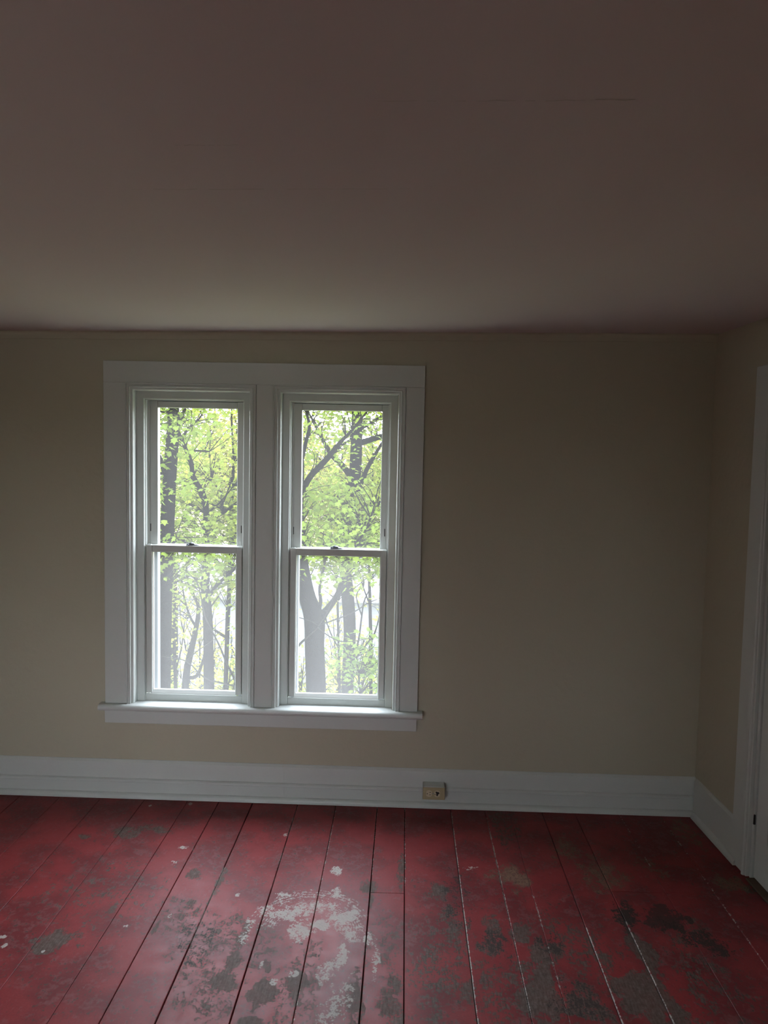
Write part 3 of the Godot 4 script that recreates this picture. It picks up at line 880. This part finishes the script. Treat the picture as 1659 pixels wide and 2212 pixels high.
const TREES := {
	"T1": [[[-3.59,-4.06,-7.50,0.135],[-3.58,-2.61,-7.50,0.128],[-3.57,-1.76,-7.50,0.121],[-3.53,-0.29,-7.50,0.108],[-3.47,1.22,-7.50,0.101],[-3.42,1.90,-7.50,0.094],[-3.40,2.50,-7.50,0.081],[-3.37,2.97,-7.50,0.054],[-3.39,3.43,-7.50,0.020]],
		[[-3.47,1.22,-7.50,0.047],[-3.61,1.63,-7.50,0.037],[-3.85,2.03,-7.50,0.027],[-4.05,2.36,-7.50,0.013]],
		[[-3.42,1.90,-7.50,0.044],[-3.23,2.13,-7.20,0.033],[-3.09,2.34,-7.00,0.023],[-2.90,2.85,-6.90,0.013]],
		[[-3.53,0.26,-7.50,0.034],[-3.49,0.37,-7.80,0.031],[-3.41,0.33,-8.00,0.028],[-3.30,0.27,-8.10,0.018]],
		[[-3.48,1.02,-7.50,0.047],[-4.23,1.54,-7.60,0.034],[-5.03,1.94,-7.70,0.021],[-5.52,2.28,-7.70,0.010]]],
	"T2": [[[-3.44,-5.76,-10.00,0.124],[-3.47,-3.90,-10.00,0.115],[-3.51,-2.58,-10.00,0.099],[-3.53,-1.44,-10.00,0.091],[-3.57,-0.89,-10.00,0.082],[-3.59,-0.66,-10.00,0.078],[-3.56,-0.13,-10.00,0.066],[-3.57,0.62,-10.00,0.058],[-3.61,0.89,-10.00,0.058],[-3.69,1.07,-10.00,0.054],[-3.81,1.29,-10.00,0.045],[-3.85,1.55,-10.00,0.041],[-3.95,1.79,-10.00,0.037],[-4.01,1.94,-10.00,0.033],[-4.08,2.10,-10.00,0.025],[-4.19,2.43,-10.00,0.016],[-4.25,3.00,-10.00,0.008]],
		[[-4.01,1.94,-10.00,0.029],[-3.95,2.07,-10.00,0.025],[-3.86,2.18,-10.00,0.021],[-3.66,2.38,-10.00,0.016],[-3.54,2.69,-10.00,0.008]],
		[[-3.53,-0.89,-10.00,0.037],[-3.36,-0.65,-10.00,0.033],[-3.11,-0.42,-10.00,0.025],[-2.86,-0.11,-10.00,0.012]],
		[[-3.90,1.75,-10.00,0.016],[-3.70,1.75,-10.00,0.016],[-3.52,1.74,-10.00,0.012]],
		[[-3.57,0.62,-10.00,0.021],[-3.37,0.79,-10.00,0.016],[-3.20,0.98,-10.00,0.012],[-3.02,1.22,-10.00,0.008]],
		[[-3.61,0.89,-10.00,0.016],[-3.37,0.75,-10.00,0.016],[-3.28,0.80,-10.00,0.016],[-3.12,1.22,-10.00,0.012]],
		[[-3.57,0.46,-10.00,0.037],[-2.99,0.87,-10.20,0.029],[-2.51,1.39,-10.30,0.021],[-2.22,1.90,-10.30,0.008]]],
	"T3": [[[-4.33,-6.33,-11.00,0.088],[-4.28,-3.96,-11.00,0.080],[-4.22,-2.68,-11.00,0.071],[-4.13,-2.19,-11.00,0.062],[-4.02,-1.68,-11.00,0.049],[-3.98,-1.27,-11.00,0.035],[-4.10,-1.00,-11.00,0.031],[-4.19,-0.77,-11.00,0.022],[-4.24,-0.10,-11.00,0.013]],
		[[-4.02,-1.68,-11.00,0.027],[-4.15,-1.46,-11.00,0.022],[-4.26,-1.09,-11.00,0.018],[-4.33,-0.64,-11.00,0.009]],
		[[-4.22,-2.68,-11.00,0.040],[-4.01,-2.65,-11.00,0.035],[-3.87,-2.27,-11.00,0.022],[-3.83,-1.91,-11.00,0.013]]],
	"T4": [[[-3.69,-6.84,-12.00,0.057],[-3.68,-4.32,-12.00,0.052],[-3.67,-3.12,-12.00,0.047],[-3.63,-1.53,-12.00,0.047],[-3.59,-0.78,-12.00,0.043],[-3.60,-0.39,-12.00,0.038],[-3.57,0.57,-12.00,0.028],[-3.53,1.52,-12.00,0.024],[-3.58,2.46,-12.00,0.019],[-3.54,3.40,-12.00,0.009]],
		[[-3.59,-0.82,-12.00,0.052],[-3.76,-0.64,-12.00,0.052],[-3.93,-0.48,-12.00,0.047],[-4.14,-0.31,-12.00,0.028],[-4.34,-0.22,-12.00,0.014]],
		[[-3.62,-2.14,-12.00,0.033],[-3.85,-2.00,-12.00,0.028],[-3.99,-1.90,-12.00,0.019]],
		[[-3.57,0.57,-12.00,0.024],[-3.81,0.95,-12.00,0.019],[-4.00,1.13,-12.00,0.014]]],
	"T5": [[[-1.13,-4.06,-7.00,0.180],[-1.19,-2.49,-7.00,0.155],[-1.21,-1.59,-7.00,0.142],[-1.24,-0.95,-7.00,0.138],[-1.24,-0.68,-7.00,0.148],[-1.28,-0.48,-7.00,0.135],[-1.35,-0.28,-7.00,0.119],[-1.41,0.05,-7.00,0.097],[-1.46,0.44,-7.00,0.077],[-1.48,1.02,-7.00,0.058],[-1.46,1.61,-7.00,0.042],[-1.52,2.24,-7.00,0.032],[-1.58,2.88,-7.00,0.019],[-1.61,3.26,-7.00,0.010]],
		[[-1.19,-0.64,-7.00,0.077],[-1.11,-0.51,-7.00,0.058],[-1.05,-0.43,-7.00,0.048],[-0.96,-0.30,-7.00,0.042],[-0.89,-0.15,-7.00,0.039],[-0.83,0.09,-7.00,0.029],[-0.67,0.46,-7.00,0.023],[-0.48,0.85,-7.00,0.013],[-0.39,1.24,-7.00,0.006]],
		[[-1.44,1.22,-7.00,0.045],[-1.33,1.42,-7.00,0.042],[-1.20,1.56,-7.00,0.042],[-1.06,1.72,-7.00,0.039],[-0.92,1.90,-7.00,0.029],[-0.76,2.07,-7.00,0.019],[-0.51,2.39,-7.00,0.010]],
		[[-1.21,-0.58,-7.00,0.029],[-1.16,-0.34,-7.00,0.026],[-1.18,-0.15,-7.00,0.019],[-1.12,0.18,-7.00,0.010]],
		[[-1.46,1.61,-7.00,0.029],[-1.39,1.93,-7.00,0.026],[-1.35,2.12,-7.00,0.023],[-1.41,2.37,-7.00,0.016],[-1.48,2.75,-7.00,0.010]]],
	"T6": [[[-0.84,-5.13,-9.00,0.115],[-0.87,-3.26,-9.00,0.107],[-0.90,-2.19,-9.00,0.103],[-0.88,-1.24,-9.00,0.103],[-0.93,-0.59,-9.00,0.107],[-0.97,-0.11,-9.00,0.096],[-0.91,0.45,-9.00,0.092],[-0.86,1.14,-9.00,0.099],[-0.83,1.60,-9.00,0.099],[-0.82,2.33,-9.00,0.092],[-0.82,2.89,-9.00,0.069],[-0.84,3.34,-9.00,0.038],[-0.82,3.71,-9.00,0.019]],
		[[-0.86,1.30,-9.00,0.053],[-1.01,1.51,-9.00,0.050],[-1.22,1.72,-9.00,0.046],[-1.36,1.93,-9.00,0.031],[-1.48,2.16,-9.00,0.023],[-1.67,2.50,-9.00,0.011]],
		[[-0.88,0.91,-9.00,0.046],[-0.70,1.37,-9.00,0.038],[-0.59,1.61,-9.00,0.034],[-0.37,1.99,-9.00,0.019],[-0.15,2.37,-9.00,0.011]],
		[[-0.83,2.13,-9.00,0.031],[-0.60,2.25,-9.00,0.023],[-0.38,2.41,-9.00,0.015]],
		[[-0.83,2.02,-9.00,0.023],[-1.05,1.90,-9.00,0.019],[-1.24,1.67,-9.00,0.011]],
		[[-0.93,0.53,-9.00,0.038],[-0.65,0.76,-9.00,0.034],[-0.48,0.88,-9.00,0.031],[-0.27,1.00,-9.00,0.015]],
		[[-0.83,1.91,-9.00,0.053],[-0.14,2.15,-9.20,0.039],[0.62,2.48,-9.30,0.023],[1.31,2.80,-9.30,0.012]]],
	"T7": [[[-0.57,-6.73,-12.00,0.052],[-0.62,-4.22,-12.00,0.043],[-0.63,-3.11,-12.00,0.038],[-0.65,-2.16,-12.00,0.038],[-0.68,-1.35,-12.00,0.033],[-0.72,-0.32,-12.00,0.028],[-0.71,0.63,-12.00,0.024],[-0.67,1.58,-12.00,0.019],[-0.75,2.52,-12.00,0.009]],
		[[-0.65,-2.16,-12.00,0.019],[-0.52,-1.76,-12.00,0.014],[-0.44,-1.28,-12.00,0.009]],
		[[-0.68,-1.35,-12.00,0.019],[-0.82,-1.00,-12.00,0.014],[-0.93,-0.62,-12.00,0.009]]],
	"T8": [[[-4.97,-7.37,-12.90,0.050],[-4.99,-4.70,-12.90,0.040],[-5.00,-3.43,-12.90,0.040],[-5.03,-2.39,-12.90,0.035],[-5.01,-1.46,-12.90,0.025],[-4.97,-0.74,-12.90,0.020],[-4.93,-0.03,-12.90,0.010]],
		[[-5.03,-2.39,-12.90,0.020],[-5.14,-1.98,-12.90,0.015],[-5.20,-1.57,-12.90,0.010]],
		[[-5.00,-3.12,-12.90,0.020],[-4.87,-2.60,-12.90,0.015],[-4.79,-1.97,-12.90,0.010]]],
	"T9": [[[-1.28,-7.29,-13.00,0.035],[-1.36,-3.57,-13.00,0.030],[-1.40,-2.53,-13.00,0.025],[-1.44,-1.49,-13.00,0.025],[-1.49,-0.47,-13.00,0.020],[-1.54,0.55,-13.00,0.010]],
		[[-1.40,-2.53,-13.00,0.015],[-1.57,-2.22,-13.00,0.015],[-1.73,-1.81,-13.00,0.010]]],
	"S1": [[[-1.44,-1.54,-3.60,0.013],[-1.54,-0.76,-3.60,0.010],[-1.61,-0.50,-3.60,0.009],[-1.70,-0.31,-3.60,0.009],[-1.78,-0.12,-3.60,0.008],[-1.91,0.14,-3.60,0.007],[-1.97,0.42,-3.60,0.005],[-2.04,0.53,-3.60,0.004],[-2.13,0.60,-3.60,0.003]],
		[[-1.56,-0.57,-3.60,0.008],[-1.61,-0.54,-3.60,0.008],[-1.75,-0.51,-3.60,0.007],[-1.92,-0.46,-3.60,0.007],[-2.10,-0.30,-3.60,0.005],[-2.35,-0.26,-3.60,0.004]],
		[[-2.10,-0.30,-3.60,0.004],[-1.97,-0.19,-3.60,0.004],[-1.82,-0.08,-3.60,0.003]]],
	"S2": [[[-1.16,-1.44,-3.40,0.013],[-1.06,-0.27,-3.40,0.011],[-0.98,-0.08,-3.40,0.011],[-0.87,0.03,-3.40,0.010],[-0.79,0.12,-3.40,0.009],[-0.71,0.25,-3.40,0.006],[-0.65,0.40,-3.40,0.004]],
		[[-0.78,0.13,-3.40,0.006],[-0.55,0.22,-3.40,0.006],[-0.43,0.28,-3.40,0.005],[-0.33,0.35,-3.40,0.004],[-0.24,0.39,-3.40,0.003]],
		[[-0.80,0.11,-3.40,0.006],[-0.69,0.03,-3.40,0.005],[-0.57,-0.02,-3.40,0.005],[-0.44,-0.01,-3.40,0.004],[-0.30,0.02,-3.40,0.003]],
		[[-0.79,0.13,-3.40,0.004],[-0.87,0.17,-3.40,0.004],[-0.98,0.20,-3.40,0.003]]],
	"S3": [[[-0.51,-3.83,-8.00,0.018],[-0.63,-1.98,-8.00,0.014],[-0.70,-1.39,-8.00,0.014],[-0.66,-1.03,-8.00,0.014],[-0.63,-0.74,-8.00,0.012],[-0.60,-0.52,-8.00,0.011],[-0.51,-0.30,-8.00,0.007]],
		[[-0.63,-0.74,-8.00,0.011],[-0.72,-0.45,-8.00,0.009],[-0.66,-0.31,-8.00,0.007]],
		[[-0.70,-1.39,-8.00,0.011],[-0.49,-1.10,-8.00,0.007]]],
}

# ==================================================================== outside
func ground_y(x: float, z: float) -> float:
	var t := smoothstep(0.0, 16.0, -z)
	return -3.6 - 3.3 * t + 0.12 * sin(x * 0.7 + z * 0.3) * t + 0.10 * sin(z * 0.9 - x * 0.23) * t

func tube(st: SurfaceTool, pts: Array, sides: int, from: Vector3) -> void:
	# pts: [x, y, z, radius]; smooth round limb through them
	var P := []
	var R := []
	for i in pts.size() - 1:
		var p0 := v3(pts[maxi(i - 1, 0)])
		var p1 := v3(pts[i])
		var p2 := v3(pts[i + 1])
		var p3 := v3(pts[mini(i + 2, pts.size() - 1)])
		var n := 3
		for k in n:
			P.append(p1.cubic_interpolate(p2, p0, p3, k / float(n)) - from)
			R.append(lerpf(pts[i][3], pts[i + 1][3], k / float(n)))
	P.append(v3(pts[pts.size() - 1]) - from)
	R.append(pts[pts.size() - 1][3])
	var ring := []
	var u := Vector3.RIGHT
	for i in P.size():
		var d: Vector3 = (P[mini(i + 1, P.size() - 1)] - P[maxi(i - 1, 0)]).normalized()
		u = (u - d * u.dot(d)).normalized()
		var w := d.cross(u)
		var row := []
		for k in sides:
			var a := k * TAU / sides
			var dir := u * cos(a) + w * sin(a)
			row.append([P[i] + dir * R[i], dir])
		ring.append(row)
	for i in P.size() - 1:
		for k in sides:
			var a: Array = ring[i][k]
			var c: Array = ring[i][(k + 1) % sides]
			var d: Array = ring[i + 1][(k + 1) % sides]
			var e: Array = ring[i + 1][k]
			for v in [a, c, d, a, d, e]:
				st.set_normal(v[1])
				st.add_vertex(v[0])

func v3(a: Array) -> Vector3:
	return Vector3(a[0], a[1], a[2])

var leaf_mesh: ArrayMesh

func make_leaf() -> ArrayMesh:
	# a lobed maple leaf, one unit long, folded a little along its middle vein
	var outline := [[0.0, 0.0], [0.30, 0.02], [0.46, 0.14], [0.34, 0.30], [0.54, 0.56], [0.24, 0.56], [0.0, 1.0], [-0.24, 0.56], [-0.54, 0.56], [-0.34, 0.30], [-0.46, 0.14], [-0.30, 0.02]]
	var st := mb()
	var mid := Vector3(0, 0, 0.32)
	for i in outline.size():
		var a: Array = outline[i]
		var c: Array = outline[(i + 1) % outline.size()]
		poly(st, [mid, Vector3(a[0], absf(a[0]) * -0.22, a[1]), Vector3(c[0], absf(c[0]) * -0.22, c[1])], Vector3.UP)
	st.generate_normals()
	var m := st.commit()
	m.surface_set_material(0, M.leaf)
	return m

# crown: [centre x, y, z, radius x, y, z, clusters]; leaves: per cluster, size, colours
func tree(called: String, label: String, group: String, limbs: Array, bark: Material, crowns: Array, per: int, size: float, ca: Color, cb: Color, spread := 0.20) -> void:
	var first: Array = limbs[0]
	var foot := Vector3(first[0][0], ground_y(first[0][0], first[0][2]) - 0.05, first[0][2])
	var o := base(called, Transform3D(Basis.IDENTITY, foot))
	tag(o, label, "tree", group)
	var trunk: Array = first.duplicate()
	while trunk.size() > 2 and trunk[0][1] < foot.y + 0.5:
		trunk.remove_at(0)
	trunk.push_front([foot.x, foot.y, foot.z, trunk[0][3] * 1.12])
	trunk[0][0] = trunk[1][0]
	o.position.x = trunk[0][0]
	foot.x = trunk[0][0]
	var samples := []
	for i in limbs.size():
		var line: Array = trunk if i == 0 else limbs[i]
		var st := SurfaceTool.new()
		st.begin(Mesh.PRIMITIVE_TRIANGLES)
		tube(st, line, 12 if i == 0 else 8, foot)
		done(st, "trunk" if i == 0 else "branch", bark, o, false)
		for k in range(1, line.size()):
			if line[k][1] > foot.y + 1.0:
				for f in [0.0, 0.5]:
					samples.append(v3(line[k]).lerp(v3(line[k - 1]), f))
	if crowns.is_empty() or samples.is_empty():
		return
	var where: Array[Transform3D] = []
	var tint: Array[Color] = []
	var tw := SurfaceTool.new()
	tw.begin(Mesh.PRIMITIVE_TRIANGLES)
	for c in crowns:
		var made := 0
		while made < c[6]:
			var q := Vector3(rng.randf_range(-1, 1), rng.randf_range(-1, 1), rng.randf_range(-1, 1))
			if q.length() > 1.0:
				continue
			made += 1
			var at := Vector3(c[0], c[1], c[2]) + q * Vector3(c[3], c[4], c[5])
			var near: Vector3 = samples[0]
			for s in samples:
				if s.distance_squared_to(at + Vector3(0, -0.25, 0)) < near.distance_squared_to(at + Vector3(0, -0.25, 0)):
					near = s
			var m := near.lerp(at, 0.55) + Vector3(rng.randf_range(-0.1, 0.1), rng.randf_range(0.0, 0.16), rng.randf_range(-0.1, 0.1))
			var tip := at + Vector3(rng.randf_range(-0.12, 0.12), rng.randf_range(-0.05, 0.1), rng.randf_range(-0.12, 0.12))
			tube(tw, [[near.x, near.y, near.z, 0.009 * size / 0.09], [m.x, m.y, m.z, 0.006 * size / 0.09], [tip.x, tip.y, tip.z, 0.0025]], 4, foot)
			for k in per:
				var p := at + Vector3(rng.randfn(0, 1), rng.randfn(0, 0.6), rng.randfn(0, 1)) * spread
				var b := Basis(Vector3.UP, rng.randf() * TAU) * Basis(Vector3.RIGHT, rng.randf_range(-0.15, 1.25)) * Basis(Vector3.BACK, rng.randf_range(-0.5, 0.5))
				var s := size * rng.randf_range(0.6, 1.25)
				where.append(Transform3D(b.scaled(Vector3.ONE * s), p - foot))
				var col := ca.lerp(cb, rng.randf())
				col = col * rng.randf_range(0.85, 1.15)
				col.a = 1.0
				tint.append(col)
	var t := done(tw, "twigs", bark, o, false)
	t.set_meta("kind", "stuff")
	var mm := MultiMesh.new()
	mm.transform_format = MultiMesh.TRANSFORM_3D
	mm.use_colors = true
	mm.mesh = leaf_mesh
	mm.instance_count = where.size()
	for i in where.size():
		mm.set_instance_transform(i, where[i])
		mm.set_instance_color(i, tint[i])
	var f := MultiMeshInstance3D.new()
	f.name = "foliage"
	f.multimesh = mm
	f.set_meta("kind", "stuff")
	o.add_child(f, true)

func build_outside() -> void:
	leaf_mesh = make_leaf()
	# ground falling away from the house
	var st := SurfaceTool.new()
	st.begin(Mesh.PRIMITIVE_TRIANGLES)
	st.set_smooth_group(0)
	var n := 50
	for i in n:
		for j in n:
			var q := []
			for c in [[i, j], [i + 1, j], [i + 1, j + 1], [i, j + 1]]:
				var x := lerpf(-45.0, 30.0, c[0] / float(n))
				var z := lerpf(-70.0, 45.0, c[1] / float(n))
				q.append(Vector3(x, ground_y(x, z), z))
			poly(st, q, Vector3.UP)
	var g := done(st, "ground", M.ground, self)
	structure(g, "sloping ground of grass and dead leaves under the trees")
	# pale slab added out of view to bounce daylight into the front room
	var dr := mb()
	bx(dr, Vector3(-14.0, -3.7, 8.0), Vector3(12.0, -3.56, 40.0), 0.02)
	structure(done(dr, "bounce_slab", M.concrete, self), "pale slab added on the far side of the house to bounce daylight indoors")
	build_house()
	var lime_a := Color(0.090, 0.127, 0.013)
	var lime_b := Color(0.127, 0.153, 0.019)
	var green_a := Color(0.055, 0.103, 0.017)
	var green_b := Color(0.087, 0.132, 0.019)
	var yel_a := Color(0.135, 0.143, 0.024)
	var yel_b := Color(0.167, 0.157, 0.037)
	var near := "trees close outside the windows"
	tree("maple_tree", "thick grey trunk half hidden by the window's left frame, lime leaves around it", near, TREES.T1, M.bark, [[-3.6, 2.3, -7.0, 1.0, 0.9, 0.9, 75], [-3.75, 0.75, -7.4, 0.9, 0.85, 0.9, 40], [-3.1, 0.25, -7.4, 0.8, 0.3, 0.7, 26], [-5.1, 1.7, -7.7, 1.0, 1.2, 0.9, 70], [-3.5, 3.3, -7.5, 1.4, 0.5, 1.2, 30]], 14, 0.085, lime_a, green_b)
	tree("maple_tree", "tall tree with a sinuous dark upper limb among lime leaves", near, TREES.T2, M.bark, [[-3.8, 2.4, -10.6, 1.5, 1.0, 0.7, 70], [-3.6, 0.6, -10.7, 1.4, 0.8, 0.7, 130], [-3.5, 0.35, -9.6, 1.1, 0.35, 0.5, 30], [-2.45, 1.3, -10.4, 0.55, 1.2, 0.8, 55], [-3.8, -0.5, -10.2, 1.1, 0.45, 0.8, 45]], 14, 0.095, lime_a, lime_b)
	tree("young_tree", "leaning young tree with a crooked fork near a white house", near, TREES.T3, M.bark, [[-4.1, -1.3, -11.0, 0.7, 0.8, 0.6, 26]], 8, 0.085, lime_a, yel_a)
	tree("young_tree", "slender upright tree with a thick side limb beside the window mullion", near, TREES.T4, M.bark, [[-3.7, 1.2, -12.8, 1.5, 0.9, 0.6, 80], [-3.7, -0.9, -12.5, 0.8, 0.7, 0.5, 20]], 12, 0.10, yel_a, lime_b)
	tree("maple_tree", "stout forked maple trunk filling the lower pane by the mullion", near, TREES.T5, M.bark, [[-1.2, 0.9, -7.6, 1.1, 0.55, 0.7, 80], [-0.8, 0.45, -6.9, 0.9, 0.40, 0.7, 70], [-1.2, 2.2, -7.7, 1.2, 0.7, 0.7, 46], [-1.5, 2.9, -7.0, 1.1, 0.5, 0.9, 30]], 14, 0.080, lime_a, green_b)
	tree("maple_tree", "straight grey maple trunk rising through both panes nearer the outlet", near, TREES.T6, M.bark, [[-0.7, 2.4, -9.8, 1.3, 0.8, 0.8, 70], [-0.9, 0.9, -9.9, 1.3, 0.7, 0.8, 120], [-0.6, 1.0, -8.6, 0.8, 0.5, 0.5, 22], [0.9, 1.7, -9.3, 1.0, 1.0, 0.9, 80], [-0.8, 0.1, -8.9, 1.0, 0.4, 0.8, 60], [-0.8, 3.4, -9.0, 1.2, 0.5, 1.0, 30]], 14, 0.090, lime_a, lime_b)
	tree("young_tree", "thin pole of a tree behind the straight maple trunk", near, TREES.T7, M.bark, [[-0.6, -0.4, -12.0, 0.6, 1.0, 0.6, 34], [-0.7, 1.4, -12.0, 1.2, 0.8, 0.9, 60]], 10, 0.095, lime_b, yel_a)
	tree("young_tree", "thin dark sapling stem beside the half hidden thick trunk", near, TREES.T8, M.bark, [[-4.92, -1.6, -12.9, 0.6, 0.9, 0.6, 30]], 8, 0.085, lime_b, yel_b)
	tree("young_tree", "very thin stem between the forked and the straight maple trunks", near, TREES.T9, M.bark, [[-1.5, -1.2, -13.0, 0.6, 0.9, 0.6, 26]], 8, 0.095, lime_b, yel_b)
	var far_limbs := [[[-7.6, -6.9, -21.0, 0.16], [-7.5, -3.0, -21.0, 0.13], [-7.6, 0.0, -21.0, 0.09], [-7.4, 2.2, -21.0, 0.05], [-7.5, 3.6, -21.0, 0.01]], [[-7.6, -0.2, -21.0, 0.05], [-7.0, 0.6, -21.0, 0.03], [-6.3, 1.3, -21.0, 0.01]], [[-7.55, 0.6, -21.0, 0.05], [-8.2, 1.4, -21.0, 0.03], [-8.7, 2.2, -21.0, 0.01]]]
	tree("maple_tree", "leafy tree farther off behind the half hidden thick trunk", near, far_limbs, M.bark, [[-7.5, 1.7, -21.0, 1.9, 1.7, 1.3, 150]], 12, 0.14, lime_a, lime_b, 0.30)
	tree("bare_sapling", "bare pale sapling crossing the lower pane in a long diagonal", near, TREES.S1, M.bark_pale, [], 0, 0.1, lime_a, lime_b)
	tree("bare_sapling", "bare pale sapling with crossing twigs before the forked maple", near, TREES.S2, M.bark_pale, [], 0, 0.1, lime_a, lime_b)
	tree("young_tree", "leafy low sapling at the foot of the straight maple trunk", near, TREES.S3, M.bark, [[-0.62, -1.40, -8.0, 0.50, 0.38, 0.4, 44]], 10, 0.085, green_a, lime_a)
	# thin brush between the near trees and the house
	var brush := "thin leafy brush before the white house"
	var kinds := ["thin brush stem with small yellow-green leaves before the white house", "thin brush stem with pale green leaves before the white house"]
	for i in 30:
		var x := -6.8 + i * 0.24 + rng.randf_range(-0.15, 0.15)
		var z := -14.2 - 0.5 * ((i * 5) % 12)
		var gy := ground_y(x, z)
		var h := rng.randf_range(2.6, 4.6)
		var lean := rng.randf_range(-0.5, 0.5)
		var limbs := [[[x, gy, z, 0.035], [x + lean * 0.3, gy + h * 0.4, z, 0.028], [x + lean * 0.8, gy + h * 0.75, z, 0.018], [x + lean, gy + h, z, 0.006]]]
		for s in 4:
			var a := s * 2.4 + i
			var hy := gy + h * (0.3 + 0.15 * s)
			limbs.append([[x + lean * 0.3, hy, z, 0.014], [x + lean * 0.3 + cos(a) * 0.35, hy + 0.35, z + sin(a) * 0.3, 0.009], [x + lean * 0.3 + cos(a) * 0.7, hy + 0.8, z + sin(a) * 0.6, 0.004]])
		tree("brush_tree", kinds[i % 2], brush, limbs, M.bark, [[x, gy + h * 0.62, z, 0.62, h * 0.42, 0.55, 30]], 9, 0.105, [yel_a, lime_a][i % 2], [yel_b, lime_b][i % 2], 0.22)
	# looser woods behind
	var far := "yellow-green trees in the woods behind"
	var k := 0
	for b in [[-20.3, -36.0, 10.0], [8.2, -36.5, 10.0], [-14.6, -36.0, 9.5], [-9.0, -36.5, 10.5], [-3.4, -36.0, 9.5], [2.4, -37.0, 10.5], [-11.8, -43.0, 12.0], [-6.2, -42.5, 11.5], [-0.5, -43.0, 12.5], [5.2, -43.0, 12.0]]:
		var x: float = b[0]
		var z: float = b[1]
		var h: float = b[2]
		var gy := ground_y(x, z)
		var limbs := [[[x, gy, z, 0.20], [x + 0.1, gy + h * 0.3, z, 0.17], [x - 0.1, gy + h * 0.6, z, 0.12], [x + 0.15, gy + h * 0.95, z, 0.04]]]
		for s in 6:
			var a := s * 2.4 + k
			var hy := gy + h * (0.35 + 0.09 * s)
			limbs.append([[x, hy, z, 0.08], [x + cos(a) * 0.9, hy + 0.7, z + sin(a) * 0.9, 0.05], [x + cos(a) * 1.9, hy + 1.5, z + sin(a) * 1.9, 0.02]])
		tree("woodland_tree", "pale yellow-green tree in the woods behind the white house", far, limbs, M.bark, [[x, gy + h * 0.72, z, 2.6, h * 0.30, 2.2, 300]], 13, 0.20, yel_a, yel_b, 0.38)
		k += 1

func build_house() -> void:
	# a low white clapboard house downhill
	var o := base("neighbour_house", Transform3D(Basis.IDENTITY, Vector3(-6.0, ground_y(-6.0, -24.0) - 0.2, -24.0)))
	tag(o, "low white clapboard house with grey roof seen between the trunks", "house")
	var h := 3.6
	var x0 := -9.0
	var x1 := 7.5
	block("wall", M.siding, o, Vector3(x0, 0, -7.0), Vector3(x1, h, -0.03))
	var st := mb()
	var y := 0.35
	while y < h - 0.02:
		extrude_x(st, [Vector2(-0.03, y), Vector2(0.022, y), Vector2(0.004, minf(y + 0.135, h)), Vector2(-0.03, minf(y + 0.135, h))], x0, x1)
		y += 0.13
	var s := done(st, "clapboards", M.siding, o)
	s.set_meta("kind", "stuff")
	st = mb()
	extrude_x(st, [Vector2(0.5, h - 0.05), Vector2(0.5, h + 0.06), Vector2(-3.5, h + 1.5), Vector2(-7.5, h + 0.06), Vector2(-7.5, h - 0.05), Vector2(-3.5, h + 1.38)], x0 - 0.4, x1 + 0.4)
	done(st, "roof", M.roof, o)
	for e in [x0, x1]:
		var gt := mb()
		extrude_x(gt, [Vector2(0.0, h - 0.02), Vector2(-3.5, h + 1.36), Vector2(-7.0, h - 0.02)], e - (0.0 if e < 0 else 0.12), e + (0.12 if e < 0 else 0.0))
		done(gt, "gable", M.siding, o)
	for wx in [-6.8, 5.9]:
		var f := Node3D.new()
		f.name = "window"
		o.add_child(f, true)
		var w := mb()
		for q in [[-0.55, -0.45, 1.2, 2.7], [0.45, 0.55, 1.2, 2.7], [-0.45, 0.45, 2.6, 2.7], [-0.45, 0.45, 1.2, 1.3], [-0.45, 0.45, 1.92, 1.98]]:
			bx(w, Vector3(wx + q[0], q[2], 0.0), Vector3(wx + q[1], q[3], 0.05), 0.004)
		done(w, "frame", M.siding, f)
		block("pane", M.house_glass, f, Vector3(wx - 0.45, 1.3, 0.0), Vector3(wx + 0.45, 2.6, 0.03))
